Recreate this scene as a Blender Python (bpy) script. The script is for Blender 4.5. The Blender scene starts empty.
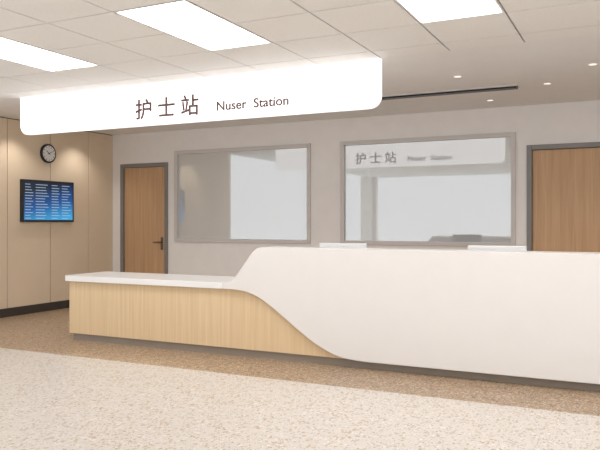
import bpy, bmesh, math, random
from mathutils import Vector
random.seed(4)
sc = bpy.context.scene
sc.view_settings.view_transform = 'Standard'

# ------------------------------------------------------------ materials
def srgb(c):
    return tuple(((v/255)/12.92 if v/255 <= .04045 else ((v/255+.055)/1.055)**2.4) for v in c) + (1,)

def mat(name, col, rough=.5, spec=.5, metal=0, emit=None, estr=0, var=0.0, vscale=6):
    m = bpy.data.materials.new(name); m.use_nodes = True
    nt = m.node_tree; b = nt.nodes['Principled BSDF']
    b.inputs['Roughness'].default_value = rough
    b.inputs['Metallic'].default_value = metal
    b.inputs['Specular IOR Level'].default_value = spec
    c = srgb(col)
    tc = nt.nodes.new('ShaderNodeTexCoord')
    n = nt.nodes.new('ShaderNodeTexNoise'); n.inputs['Scale'].default_value = vscale
    nt.links.new(tc.outputs['Object'], n.inputs['Vector'])
    r = nt.nodes.new('ShaderNodeValToRGB')
    r.color_ramp.elements[0].color = tuple(x*(1-var) for x in c[:3])+(1,)
    r.color_ramp.elements[1].color = tuple(min(1, x*(1+var)) for x in c[:3])+(1,)
    r.color_ramp.elements[0].position = .3; r.color_ramp.elements[1].position = .7
    nt.links.new(n.outputs['Fac'], r.inputs['Fac'])
    nt.links.new(r.outputs['Color'], b.inputs['Base Color'])
    if emit:
        b.inputs['Emission Color'].default_value = srgb(emit)
        b.inputs['Emission Strength'].default_value = estr
    return m

def wood(name, c1, c2, rough=.45, sc_=(38, 38, 1.0)):
    m = bpy.data.materials.new(name); m.use_nodes = True
    nt = m.node_tree; b = nt.nodes['Principled BSDF']; b.inputs['Roughness'].default_value = rough
    b.inputs['Specular IOR Level'].default_value = .35
    tc = nt.nodes.new('ShaderNodeTexCoord'); mp = nt.nodes.new('ShaderNodeMapping')
    mp.inputs['Scale'].default_value = sc_
    nt.links.new(tc.outputs['Object'], mp.inputs['Vector'])
    n = nt.nodes.new('ShaderNodeTexNoise'); n.inputs['Scale'].default_value = 1.0
    n.inputs['Detail'].default_value = 5; n.inputs['Roughness'].default_value = .6
    nt.links.new(mp.outputs[0], n.inputs['Vector'])
    r = nt.nodes.new('ShaderNodeValToRGB')
    r.color_ramp.elements[0].position = .3; r.color_ramp.elements[0].color = srgb(c1)
    r.color_ramp.elements[1].position = .7; r.color_ramp.elements[1].color = srgb(c2)
    nt.links.new(n.outputs['Fac'], r.inputs['Fac'])
    nt.links.new(r.outputs['Color'], b.inputs['Base Color'])
    return m

def terrazzo(name, base, base2, chips, rough=.35, power=3.0):
    m = bpy.data.materials.new(name); m.use_nodes = True
    nt = m.node_tree; b = nt.nodes['Principled BSDF']; b.inputs['Roughness'].default_value = rough
    b.inputs['Specular IOR Level'].default_value = .3
    tc = nt.nodes.new('ShaderNodeTexCoord')
    nz = nt.nodes.new('ShaderNodeTexNoise'); nz.inputs['Scale'].default_value = 14; nz.inputs['Detail'].default_value = 4
    nt.links.new(tc.outputs['Object'], nz.inputs['Vector'])
    rb = nt.nodes.new('ShaderNodeValToRGB')
    rb.color_ramp.elements[0].position = .35; rb.color_ramp.elements[0].color = srgb(base)
    rb.color_ramp.elements[1].position = .65; rb.color_ramp.elements[1].color = srgb(base2)
    nt.links.new(nz.outputs['Fac'], rb.inputs['Fac'])
    cur = rb.outputs['Color']
    for i, (c, s, thr) in enumerate(chips):
        mp = nt.nodes.new('ShaderNodeMapping'); mp.inputs['Location'].default_value = (i*3.7, i*1.3, 0)
        mp.inputs['Rotation'].default_value = (0, 0, i*.8); mp.inputs['Scale'].default_value = (1, .7, 1)
        nt.links.new(tc.outputs['Object'], mp.inputs['Vector'])
        ad = nt.nodes.new('ShaderNodeVectorMath'); ad.operation = 'MULTIPLY_ADD'
        n2 = nt.nodes.new('ShaderNodeTexNoise'); n2.inputs['Scale'].default_value = s*1.2
        nt.links.new(mp.outputs[0], n2.inputs['Vector'])
        nt.links.new(n2.outputs['Color'], ad.inputs[0]); ad.inputs[1].default_value = (.5/s, .5/s, 0)
        nt.links.new(mp.outputs[0], ad.inputs[2])
        v = nt.nodes.new('ShaderNodeTexVoronoi'); v.inputs['Scale'].default_value = s
        v.voronoi_dimensions = '2D'
        nt.links.new(ad.outputs[0], v.inputs['Vector'])
        sep = nt.nodes.new('ShaderNodeSeparateColor'); nt.links.new(v.outputs['Color'], sep.inputs[0])
        lt = nt.nodes.new('ShaderNodeMath'); lt.operation = 'MULTIPLY'
        sq = nt.nodes.new('ShaderNodeMath'); sq.operation = 'POWER'; sq.inputs[1].default_value = power
        nt.links.new(sep.outputs[0], sq.inputs[0])
        nt.links.new(sq.outputs[0], lt.inputs[0]); lt.inputs[1].default_value = thr
        cmp_ = nt.nodes.new('ShaderNodeMath'); cmp_.operation = 'LESS_THAN'
        nt.links.new(v.outputs['Distance'], cmp_.inputs[0]); nt.links.new(lt.outputs[0], cmp_.inputs[1])
        mx = nt.nodes.new('ShaderNodeMix'); mx.data_type = 'RGBA'
        nt.links.new(cmp_.outputs[0], mx.inputs['Factor'])
        nt.links.new(cur, mx.inputs['A']); mx.inputs['B'].default_value = srgb(c)
        cur = mx.outputs['Result']
    nt.links.new(cur, b.inputs['Base Color'])
    return m

M_wall = mat('wall_paint', (238, 234, 231), .7, .3, var=.015)
M_beige = mat('beige_wall_panel', (228, 209, 184), .55, .3, var=.02, vscale=2)
M_gap = mat('joint_shadow_gap', (60, 52, 46), .9, .1)
M_base = mat('dark_skirting', (66, 60, 56), .5, .4)
M_ceil = mat('ceiling_plaster', (238, 236, 234), .8, .2, var=.01)
M_tile = mat('mineral_fibre_tile', (240, 238, 235), .85, .2, var=.02, vscale=60)
M_tbar = mat('ceiling_grid_gap', (60, 56, 52), .9, .1)
M_panel = mat('led_diffuser', (255, 255, 255), .5, .2, emit=(252, 252, 255), estr=9.4)
M_white = mat('white_solid_surface', (224, 220, 216), .36, .35, var=.008)
M_slab = mat('white_worktop', (232, 230, 228), .28, .4, var=.005)
M_toe = mat('toe_kick_taupe', (138, 126, 113), .4, .5, var=.03)
M_wood = wood('light_oak_laminate', (208, 180, 140), (222, 197, 160))
M_door = wood('oak_door_veneer', (188, 150, 113), (206, 170, 133), sc_=(45, 45, 1.3))
M_frame = mat('door_frame_grey', (132, 129, 127), .4, .5)
M_wframe = mat('window_frame_taupe', (208, 203, 200), .45, .5)
M_dark = mat('black_plastic', (28, 28, 32), .35, .5)
M_metal = mat('brushed_steel', (120, 110, 100), .3, .5, metal=.9)
M_sign = mat('sign_white_acrylic', (240, 239, 238), .35, .4, emit=(253, 252, 255), estr=1.0)
M_text = mat('sign_lettering_brown', (104, 74, 68), .5, .4)
M_plastic = mat('white_plastic', (235, 235, 235), .4, .5)
M_down = mat('downlight_lens', (255, 255, 255), .5, .2, emit=(255, 246, 232), estr=.8)
M_ring = mat('downlight_trim', (225, 222, 218), .4, .4)
M_ink = mat('black_ink', (20, 20, 22), .6, .3)
M_f1 = terrazzo('terrazzo_light', (206, 198, 188), (211, 204, 195),
                [((192, 174, 152), 34, .5), ((180, 158, 134), 50, .5), ((222, 216, 208), 38, .42), ((164, 150, 136), 76, .4)], power=4.5)
M_f2 = terrazzo('terrazzo_tan', (164, 138, 111), (174, 149, 122),
                [((194, 173, 148), 30, .5), ((136, 112, 88), 34, .5), ((206, 189, 168), 55, .42), ((116, 96, 77), 60, .4)], power=2.6)

# frosted, partly mirroring glass
M_glass = bpy.data.materials.new('frosted_window_glass'); M_glass.use_nodes = True
nt = M_glass.node_tree; nt.nodes.clear()
o = nt.nodes.new('ShaderNodeOutputMaterial'); tr = nt.nodes.new('ShaderNodeBsdfDiffuse')
tr.inputs[0].default_value = srgb((200, 204, 207))
gl = nt.nodes.new('ShaderNodeBsdfGlossy'); gl.inputs['Roughness'].default_value = 0
gl.inputs[0].default_value = (.97, 1, 1, 1)
fr = nt.nodes.new('ShaderNodeFresnel'); fr.inputs[0].default_value = 1.5
ma = nt.nodes.new('ShaderNodeMath'); ma.operation = 'ADD'; ma.inputs[1].default_value = .27
mx = nt.nodes.new('ShaderNodeMixShader')
nt.links.new(fr.outputs[0], ma.inputs[0]); nt.links.new(ma.outputs[0], mx.inputs[0])
nt.links.new(tr.outputs[0], mx.inputs[1]); nt.links.new(gl.outputs[0], mx.inputs[2]); nt.links.new(mx.outputs[0], o.inputs[0])

# screen: blue gradient
M_screen = bpy.data.materials.new('display_screen_blue'); M_screen.use_nodes = True
nt = M_screen.node_tree; b = nt.nodes['Principled BSDF']
tc = nt.nodes.new('ShaderNodeTexCoord'); sp = nt.nodes.new('ShaderNodeSeparateXYZ')
nt.links.new(tc.outputs['Generated'], sp.inputs[0])
ad = nt.nodes.new('ShaderNodeMath'); ad.operation = 'MULTIPLY_ADD'; ad.inputs[1].default_value = .3
nt.links.new(sp.outputs['Y'], ad.inputs[0])
iv = nt.nodes.new('ShaderNodeMath'); iv.operation = 'SUBTRACT'; iv.inputs[0].default_value = .75
nt.links.new(sp.outputs['Z'], iv.inputs[1]); nt.links.new(iv.outputs[0], ad.inputs[2])
rp = nt.nodes.new('ShaderNodeValToRGB')
rp.color_ramp.elements[0].position = 0; rp.color_ramp.elements[0].color = srgb((12, 26, 48))
rp.color_ramp.elements[1].position = 1; rp.color_ramp.elements[1].color = srgb((60, 170, 225))
e = rp.color_ramp.elements.new(.5); e.color = srgb((14, 84, 152))
nt.links.new(ad.outputs[0], rp.inputs[0])
nt.links.new(rp.outputs[0], b.inputs['Emission Color']); b.inputs['Emission Strength'].default_value = .95
b.inputs['Base Color'].default_value = (.005, .005, .01, 1); b.inputs['Roughness'].default_value = .3
M_rows = mat('display_text_glow', (60, 70, 80), .5, .2, emit=(200, 220, 235), estr=.75)

# ------------------------------------------------------------ mesh builder
class MB:
    def __init__(s): s.v = []; s.f = []; s.m = []; s.mats = []
    def mi(s, m):
        if m not in s.mats: s.mats.append(m)
        return s.mats.index(m)
    def box(s, x0, x1, y0, y1, z0, z1, m):
        n = len(s.v)
        s.v += [(x0,y0,z0),(x1,y0,z0),(x1,y1,z0),(x0,y1,z0),(x0,y0,z1),(x1,y0,z1),(x1,y1,z1),(x0,y1,z1)]
        for q in [(0,3,2,1),(4,5,6,7),(0,1,5,4),(1,2,6,5),(2,3,7,6),(3,0,4,7)]:
            s.f.append(tuple(n+i for i in q)); s.m.append(s.mi(m))
        return s
    def prism(s, pts, axis, a0, a1, m):
        def P(p, a):
            return {'y': (p[0], a, p[1]), 'z': (p[0], p[1], a), 'x': (a, p[0], p[1])}[axis]
        n = len(s.v); k = len(pts)
        s.v += [P(p, a0) for p in pts] + [P(p, a1) for p in pts]
        s.f.append(tuple(range(n, n+k))); s.m.append(s.mi(m))
        s.f.append(tuple(range(n+2*k-1, n+k-1, -1))); s.m.append(s.mi(m))
        for i in range(k):
            j = (i+1) % k
            s.f.append((n+i, n+k+i, n+k+j, n+j)); s.m.append(s.mi(m))
        return s
    def cyl(s, c, r, axis, a0, a1, m, seg=40):
        return s.prism([(c[0]+r*math.cos(2*math.pi*i/seg), c[1]+r*math.sin(2*math.pi*i/seg)) for i in range(seg)], axis, a0, a1, m)
    def obj(s, name, parent=None, bevel=0, seg=3):
        me = bpy.data.meshes.new(name); me.from_pydata(s.v, [], s.f)
        for m in s.mats: me.materials.append(m)
        for p, i in zip(me.polygons, s.m): p.material_index = i
        bm = bmesh.new(); bm.from_mesh(me); bmesh.ops.recalc_face_normals(bm, faces=bm.faces); bm.to_mesh(me); bm.free()
        ob = bpy.data.objects.new(name, me); sc.collection.objects.link(ob)
        if parent: ob.parent = parent
        if bevel:
            bv = ob.modifiers.new('bevel', 'BEVEL'); bv.width = bevel; bv.segments = seg
            bv.limit_method = 'ANGLE'; bv.angle_limit = math.radians(40)
        return ob

def empty(name, loc=(0, 0, 0)):
    e = bpy.data.objects.new(name, None); sc.collection.objects.link(e); e.location = loc; return e

def spline(pts, n=8):
    out = []
    P = [pts[0]] + pts + [pts[-1]]
    for i in range(1, len(P)-2):
        p0, p1, p2, p3 = P[i-1:i+3]
        for k in range(n):
            t = k/n
            out.append(tuple(.5*((2*p1[j]) + (-p0[j]+p2[j])*t + (2*p0[j]-5*p1[j]+4*p2[j]-p3[j])*t*t +
                                 (-p0[j]+3*p1[j]-3*p2[j]+p3[j])*t**3) for j in (0, 1)))
    out.append(pts[-1]); return out

XL, XR, YB, YF, ZC = -7.77, 4.6, 8.82, -3.5, 2.73
YS = 5.72
# ------------------------------------------------------------ floor
f = MB(); f.box(XL-.2, XR+.2, YF-.2, 5.03, -.1, 0, M_f1); f.box(XL-.2, XR+.2, 5.03, YB+.2, -.1, 0, M_f2); f.obj('floor')

# ------------------------------------------------------------ ceiling
c = MB()
c.box(XL-.2, XR+.2, YS, YB+.2, ZC, ZC+.12, M_ceil)
c.box(XL-.2, XR+.2, YF-.2, YS, ZC+.05, ZC+.12, M_tbar)
xs = []; x = -3.22
while x > XL: x -= .6
while x < XR: xs.append(x); x += .6
ys = [5.45]; y = 5.45
while y > YF: y -= .6; ys.append(y)
lightcells = []
for px in (-5.02, -3.22, -1.42, .38, 2.18):
    for py in (4.85, 1.85, -.55):  # rows after the first are unseen, added to light the room
        if (px, py) in ((-3.22, 1.85), (-5.02, -.55), (-3.22, -.55)): continue
        lightcells.append((px, py))
def islight(x, ytop):
    for (px, py) in lightcells:
        if abs(px-x) < .05 and (abs(ytop-py) < .05 or abs(ytop-(py-.6)) < .05): return True
    return False
g = .0065
for x in xs:
    x0, x1 = max(x+g, XL), min(x+.6-g, XR)
    c.box(x0, x1, 5.45+g, YS-.001, ZC, ZC+.02, M_tile)
    for yt in ys:
        if islight(x, yt): continue
        y0, y1 = max(yt-.6+g, YF), yt-g
        if y1 > y0: c.box(x0, x1, y0, y1, ZC, ZC+.02, M_tile)
c.obj('ceiling')
for (px, py) in lightcells:
    l = MB(); l.box(px+.02, px+.58, py-1.18, py-.02, ZC+.004, ZC+.03, M_panel)
    for a in ((px+.004, px+.02, py-1.196, py-.004), (px+.58, px+.596, py-1.196, py-.004),
              (px+.02, px+.58, py-1.196, py-1.18), (px+.02, px+.58, py-.02, py-.004)):
        l.box(*a, ZC-.002, ZC+.03, M_ring)
    l.obj('ceiling_light_panel')

# ------------------------------------------------------------ walls
w1 = (-6.52, -4.17); w2 = (-3.71, -1.37); wz = (.99, 2.41)
d1 = (-7.60, -6.65); d2 = (-1.24, -.10); dz = 2.24
w = MB(); T = .2
def wb(x0, x1, z0, z1): w.box(x0, x1, YB, YB+T, z0, z1, M_wall)
wb(XL-.2, d1[0], 0, ZC); wb(d1[0], d1[1], dz, ZC); wb(d1[1], w1[0], 0, ZC)
wb(w1[0], w1[1], 0, wz[0]); wb(w1[0], w1[1], wz[1], ZC); wb(w1[1], w2[0], 0, ZC)
wb(w2[0], w2[1], 0, wz[0]); wb(w2[0], w2[1], wz[1], ZC); wb(w2[1], d2[0], 0, ZC)
wb(d2[0], d2[1], dz, ZC); wb(d2[1], XR+.2, 0, ZC)
w.obj('wall_back')
w = MB(); w.box(XL-.2, XL-.012, 5.3, YB, 0, ZC, M_gap)
yy = [5.3, 5.94, 6.71, 7.48, 8.26, YB]
for a, b_ in zip(yy[:-1], yy[1:]): w.box(XL-.012, XL, a+.005, b_-.005, .0, ZC-.012, M_beige)
w.box(XL-.2, XL, YF, -2.9, 0, ZC, M_wall)       # open corridor between here and the panelled wall
w.box(XL-.2, XL, 5.2, 5.3, 0, ZC, M_wall)
w.obj('wall_left')
w = MB(); w.box(XR, XR+.2, 5.0, YB, 0, ZC, M_wall); w.box(XR, XR+.2, YF, -2.9, 0, ZC, M_wall); w.obj('wall_right')
# unseen front wall, left open to let fill light in; corner piers only
w = MB(); w.box(XL-.2, XR+.2, YF-.2, YF, 0, .12, M_wall)
for x in (XL-.2, XR-.1): w.box(x, x+.3, YF-.2, YF, .12, ZC, M_wall)
w.obj('wall_front')
MB().box(XL, XL+.014, 5.3, YB, 0, .12, M_base).obj('baseboard_left')
bb = MB()
for a, b_ in ((d1[1], d2[0]), (d2[1], XR)): bb.box(a, b_, YB-.014, YB, 0, .1, M_base)
bb.obj('baseboard_back')

# ------------------------------------------------------------ doors
def door(name, x0, x1, handle_right=True):
    p = empty(name); t = .06
    m = MB(); m.box(x0, x0+t, YB-.02, YB+.12, 0, dz, M_frame); m.box(x1-t, x1, YB-.02, YB+.12, 0, dz, M_frame)
    m.box(x0+t, x1-t, YB-.02, YB+.12, dz-t, dz, M_frame); m.obj('frame', p, .004)
    MB().box(x0+t+.004, x1-t-.004, YB+.015, YB+.06, .008, dz-t-.004, M_door).obj('leaf', p, .003)
    hx = x1-t-.07 if handle_right else x0+t+.07
    s = -1 if handle_right else 1
    h = MB(); h.box(hx-.022, hx+.022, YB+.006, YB+.015, .86, 1.06, M_metal)
    h.cyl((hx, .98), .01, 'y', YB-.04, YB+.01, M_metal, 16)
    h.box(min(hx, hx+s*.13), max(hx, hx+s*.13), YB-.05, YB-.032, .97, .99, M_metal)
    h.obj('lever_handle', p, .003)
    MB().box(x0, x1, YB+.12, YB+.2, 0, dz, M_gap).obj('backing', p)
door('door_1', *d1); door('door_2', *d2)

# ------------------------------------------------------------ windows
def window(name, x0, x1):
    p = empty(name); t = .055; z0, z1 = wz
    m = MB(); ya, yb_ = YB-.025, YB+.11
    m.box(x0, x0+t, ya, yb_, z0, z1, M_wframe); m.box(x1-t, x1, ya, yb_, z0, z1, M_wframe)
    m.box(x0+t, x1-t, ya, yb_, z1-t, z1, M_wframe); m.box(x0+t, x1-t, ya, yb_, z0, z0+t, M_wframe)
    m.obj('frame', p, .004)
    MB().box(x0+t, x1-t, YB+.012, YB+.022, z0+t, z1-t, M_glass).obj('glass_pane', p)
window('window_1', *w1); window('window_2', *w2)

# ------------------------------------------------------------ nurse counter
p = empty('nurse_station_counter', (-.02, -.04, 0))
XE = 1.2
k = MB()
k.box(-5.64, XE-.02, 5.765, 6.36, .075, .65, M_wood); k.obj('oak_body', p)
MB().box(-5.60, XE-.04, 5.79, 6.32, 0, .075, M_toe).obj('toe_kick', p)
r = .06
pts = [(XE, 5.80), (XE, 6.40)]
for i in range(7):
    a = math.pi/2 + i*math.pi/12; pts.append((-5.69+r+r*math.cos(a), 6.40-r+r*math.sin(a)))
for i in range(7):
    a = math.pi + i*math.pi/12; pts.append((-5.69+r+r*math.cos(a), 5.715+r+r*math.sin(a)))
pts += [(-3.62, 5.715), (-3.62, 5.80)]
MB().prism(pts, 'z', .65, .712, M_slab).obj('worktop', p, .006)
low = spline([(-2.10, .072), (-2.25, .078), (-2.413, .104), (-2.61, .189), (-2.76, .285), (-2.918, .397), (-3.08, .51), (-3.216, .59), (-3.34, .632), (-3.46, .648), (-3.62, .651)], 6)
up = spline([(-3.62, .711), (-3.54, .72), (-3.485, .755), (-3.43, .82), (-3.34, .935), (-3.27, 1.02), (-3.235, 1.048), (-3.18, 1.06)], 6)
outline = low + up + [(XE, 1.06), (XE, .072)]
MB().prism(outline, 'y', 5.715, 5.80, M_white).obj('curved_front_panel', p, .006)
MB().box(-3.2, XE, 5.801, 6.0, 1.025, 1.06, M_slab).obj('transaction_ledge', p, .005)
MB().box(XE-.03, XE, 5.801, 6.40, .713, 1.024, M_white).obj('end_panel', p)

# ------------------------------------------------------------ monitors
def monitor(x0, x1, yc, top):
    p = empty('computer_monitor'); cx = (x0+x1)/2
    m = MB(); m.box(x0, x1, yc-.018, yc+.012, top-.31, top, M_plastic); m.obj('housing', p, .008)
    MB().box(x0+.012, x1-.012, yc+.0122, yc+.015, top-.295, top-.012, M_dark).obj('screen', p)
    s = MB(); s.box(cx-.03, cx+.03, yc-.05, yc-.018, .722, top-.12, M_plastic); s.box(cx-.11, cx+.11, yc-.1, yc+.08, .7125, .724, M_plastic)
    s.obj('stand', p, .004)
monitor(-2.81, -2.32, 6.15, 1.095); monitor(-1.365, -.865, 6.15, 1.093)

# ------------------------------------------------------------ hanging sign
p = empty('nurse_station_sign')
x0, x1, z0, z1, r = -6.39, -2.03, 2.3, ZC-.002, .11
pts = [(x1, z1), (x0, z1)]
for i in range(9):
    a = math.pi + i*math.pi/16; pts.append((x0+r+r*math.cos(a), z0+r+r*math.sin(a)))
for i in range(9):
    a = 1.5*math.pi + i*math.pi/16; pts.append((x1-r+r*math.cos(a), z0+r+r*math.sin(a)))
MB().prism(pts, 'y', YS-.02, YS+.04, M_sign).obj('board', p, .004)
def text(body, x, z, size, width, off=0):
    cu = bpy.data.curves.new('lettering', 'FONT'); cu.body = body; cu.size = size; cu.extrude = .034; cu.offset = off
    ob = bpy.data.objects.new('lettering', cu); sc.collection.objects.link(ob)
    cu.materials.append(M_text)
    ob.rotation_euler = (math.pi/2, 0, 0); ob.location = (x, YS+.01, z); ob.parent = p
    bpy.context.view_layer.update()
    if ob.dimensions.x > 0: ob.scale.x = width/ob.dimensions.x
text('护 士 站', -4.72, 2.385, .22, .79, .003)
text('Nuser  Station', -3.72, 2.39, .125, .79, .002)

# ------------------------------------------------------------ wall clock
p = empty('wall_clock'); cy, cz = 7.42, 2.30
MB().cyl((cy, cz), .14, 'x', XL, XL+.035, M_dark, 48).obj('rim', p, .005)
MB().cyl((cy, cz), .115, 'x', XL+.0352, XL+.038, M_plastic, 48).obj('dial', p)
h = MB()
def hand(ang, ln, wd, back=.02):
    dy, dz_ = math.sin(ang), math.cos(ang)
    q = [(-wd, -back), (wd, -back), (wd*.5, ln), (-wd*.5, ln)]
    h.prism([(cy + a*dz_ + b_*dy, cz - a*dy + b_*dz_) for a, b_ in q], 'x', XL+.0385, XL+.041, M_ink)
hand(math.radians(-55), .065, .006); hand(math.radians(65), .09, .004); h.cyl((cy, cz), .009, 'x', XL+.0385, XL+.043, M_ink, 16)
for i in range(12):
    a = i*math.pi/6; dy, dz_ = math.sin(a), math.cos(a)
    h.prism([(cy+s*.004*dz_+rr*dy, cz-s*.004*dy+rr*dz_) for s, rr in ((-1, .09), (1, .09), (1, .108), (-1, .108))], 'x', XL+.0382, XL+.0395, M_ink)
h.obj('hands', p)

# ------------------------------------------------------------ wall display
p = empty('wall_information_display')
a0, a1, b0, b1 = 6.92, 7.90, 1.30, 1.90
MB().box(XL, XL+.05, a0, a1, b0, b1, M_dark).obj('bezel', p, .006)
MB().box(XL+.0502, XL+.052, a0+.03, a1-.03, b0+.03, b1-.03, M_screen).obj('screen', p)
rws = MB(); n = 13; hh = (b1-b0-.08)/n
for i in range(n):
    z = b0+.04+hh*i+.01
    for u0, u1 in ((.05, .2), (.24, .5), (.54, .7), (.74, .93)):
        e_ = u0+(u1-u0)*random.uniform(.6, 1)
        rws.box(XL+.0521, XL+.053, a0+u0*.99, a0+e_*.99, z, z+hh*.2, M_rows)
rws.obj('timetable_rows', p)

# ------------------------------------------------------------ ceiling diffuser + downlights
s = MB(); s.box(-2.66, -1.15, 7.44, 7.54, ZC-.03, ZC-.001, M_dark)
for z in (7.425, 7.54): s.box(-2.675, -1.135, z, z+.015, ZC-.012, ZC-.001, M_ring)
s.obj('linear_air_diffuser')
def spot(x, y, pw=14):
    m = MB(); m.cyl((x, y), .05, 'z', ZC-.006, ZC-.0005, M_ring, 28); m.cyl((x, y), .034, 'z', ZC-.008, ZC-.0062, M_down, 24)
    m.obj('downlight')
    if not pw: return
    L = bpy.data.lights.new('downlight_beam', 'SPOT'); L.energy = pw; L.color = (1, .95, .88); L.spot_size = math.radians(110); L.spot_blend = .7
    L.shadow_soft_size = .03
    ob = bpy.data.objects.new('downlight_beam', L); ob.location = (x, y, ZC-.02); sc.collection.objects.link(ob)
for (x, y, pw) in ((-1.6, 6.75, 32), (-.85, 7.5, 26), (-1.57, 8.24, 0), (-.38, 6.77, 32), (-3.1, 7.0, 38), (-4.4, 7.0, 38), (-5.7, 7.0, 38), (.4, 7.5, 26)):  # the ones behind the sign are out of sight, added to fill the back
    spot(x, y, pw)
for y in (6.75, 7.95): spot(-7.42, y, 22)

# ------------------------------------------------------------ world (even bright background, added as fill through the open walls)
W = bpy.data.worlds.new('world'); sc.world = W; W.use_nodes = True
W.node_tree.nodes['Background'].inputs[0].default_value = (.97, .985, 1, 1)
W.node_tree.nodes['Background'].inputs[1].default_value = 1.45

# ------------------------------------------------------------ camera
cd = bpy.data.cameras.new('camera'); cam = bpy.data.objects.new('camera', cd); sc.collection.objects.link(cam)
cd.sensor_width = 36; cd.lens = 41.4; cd.shift_y = -.005
cam.location = (0, 0, 1.3); cam.rotation_euler = (math.pi/2, 0, math.radians(26.2))
sc.camera = cam
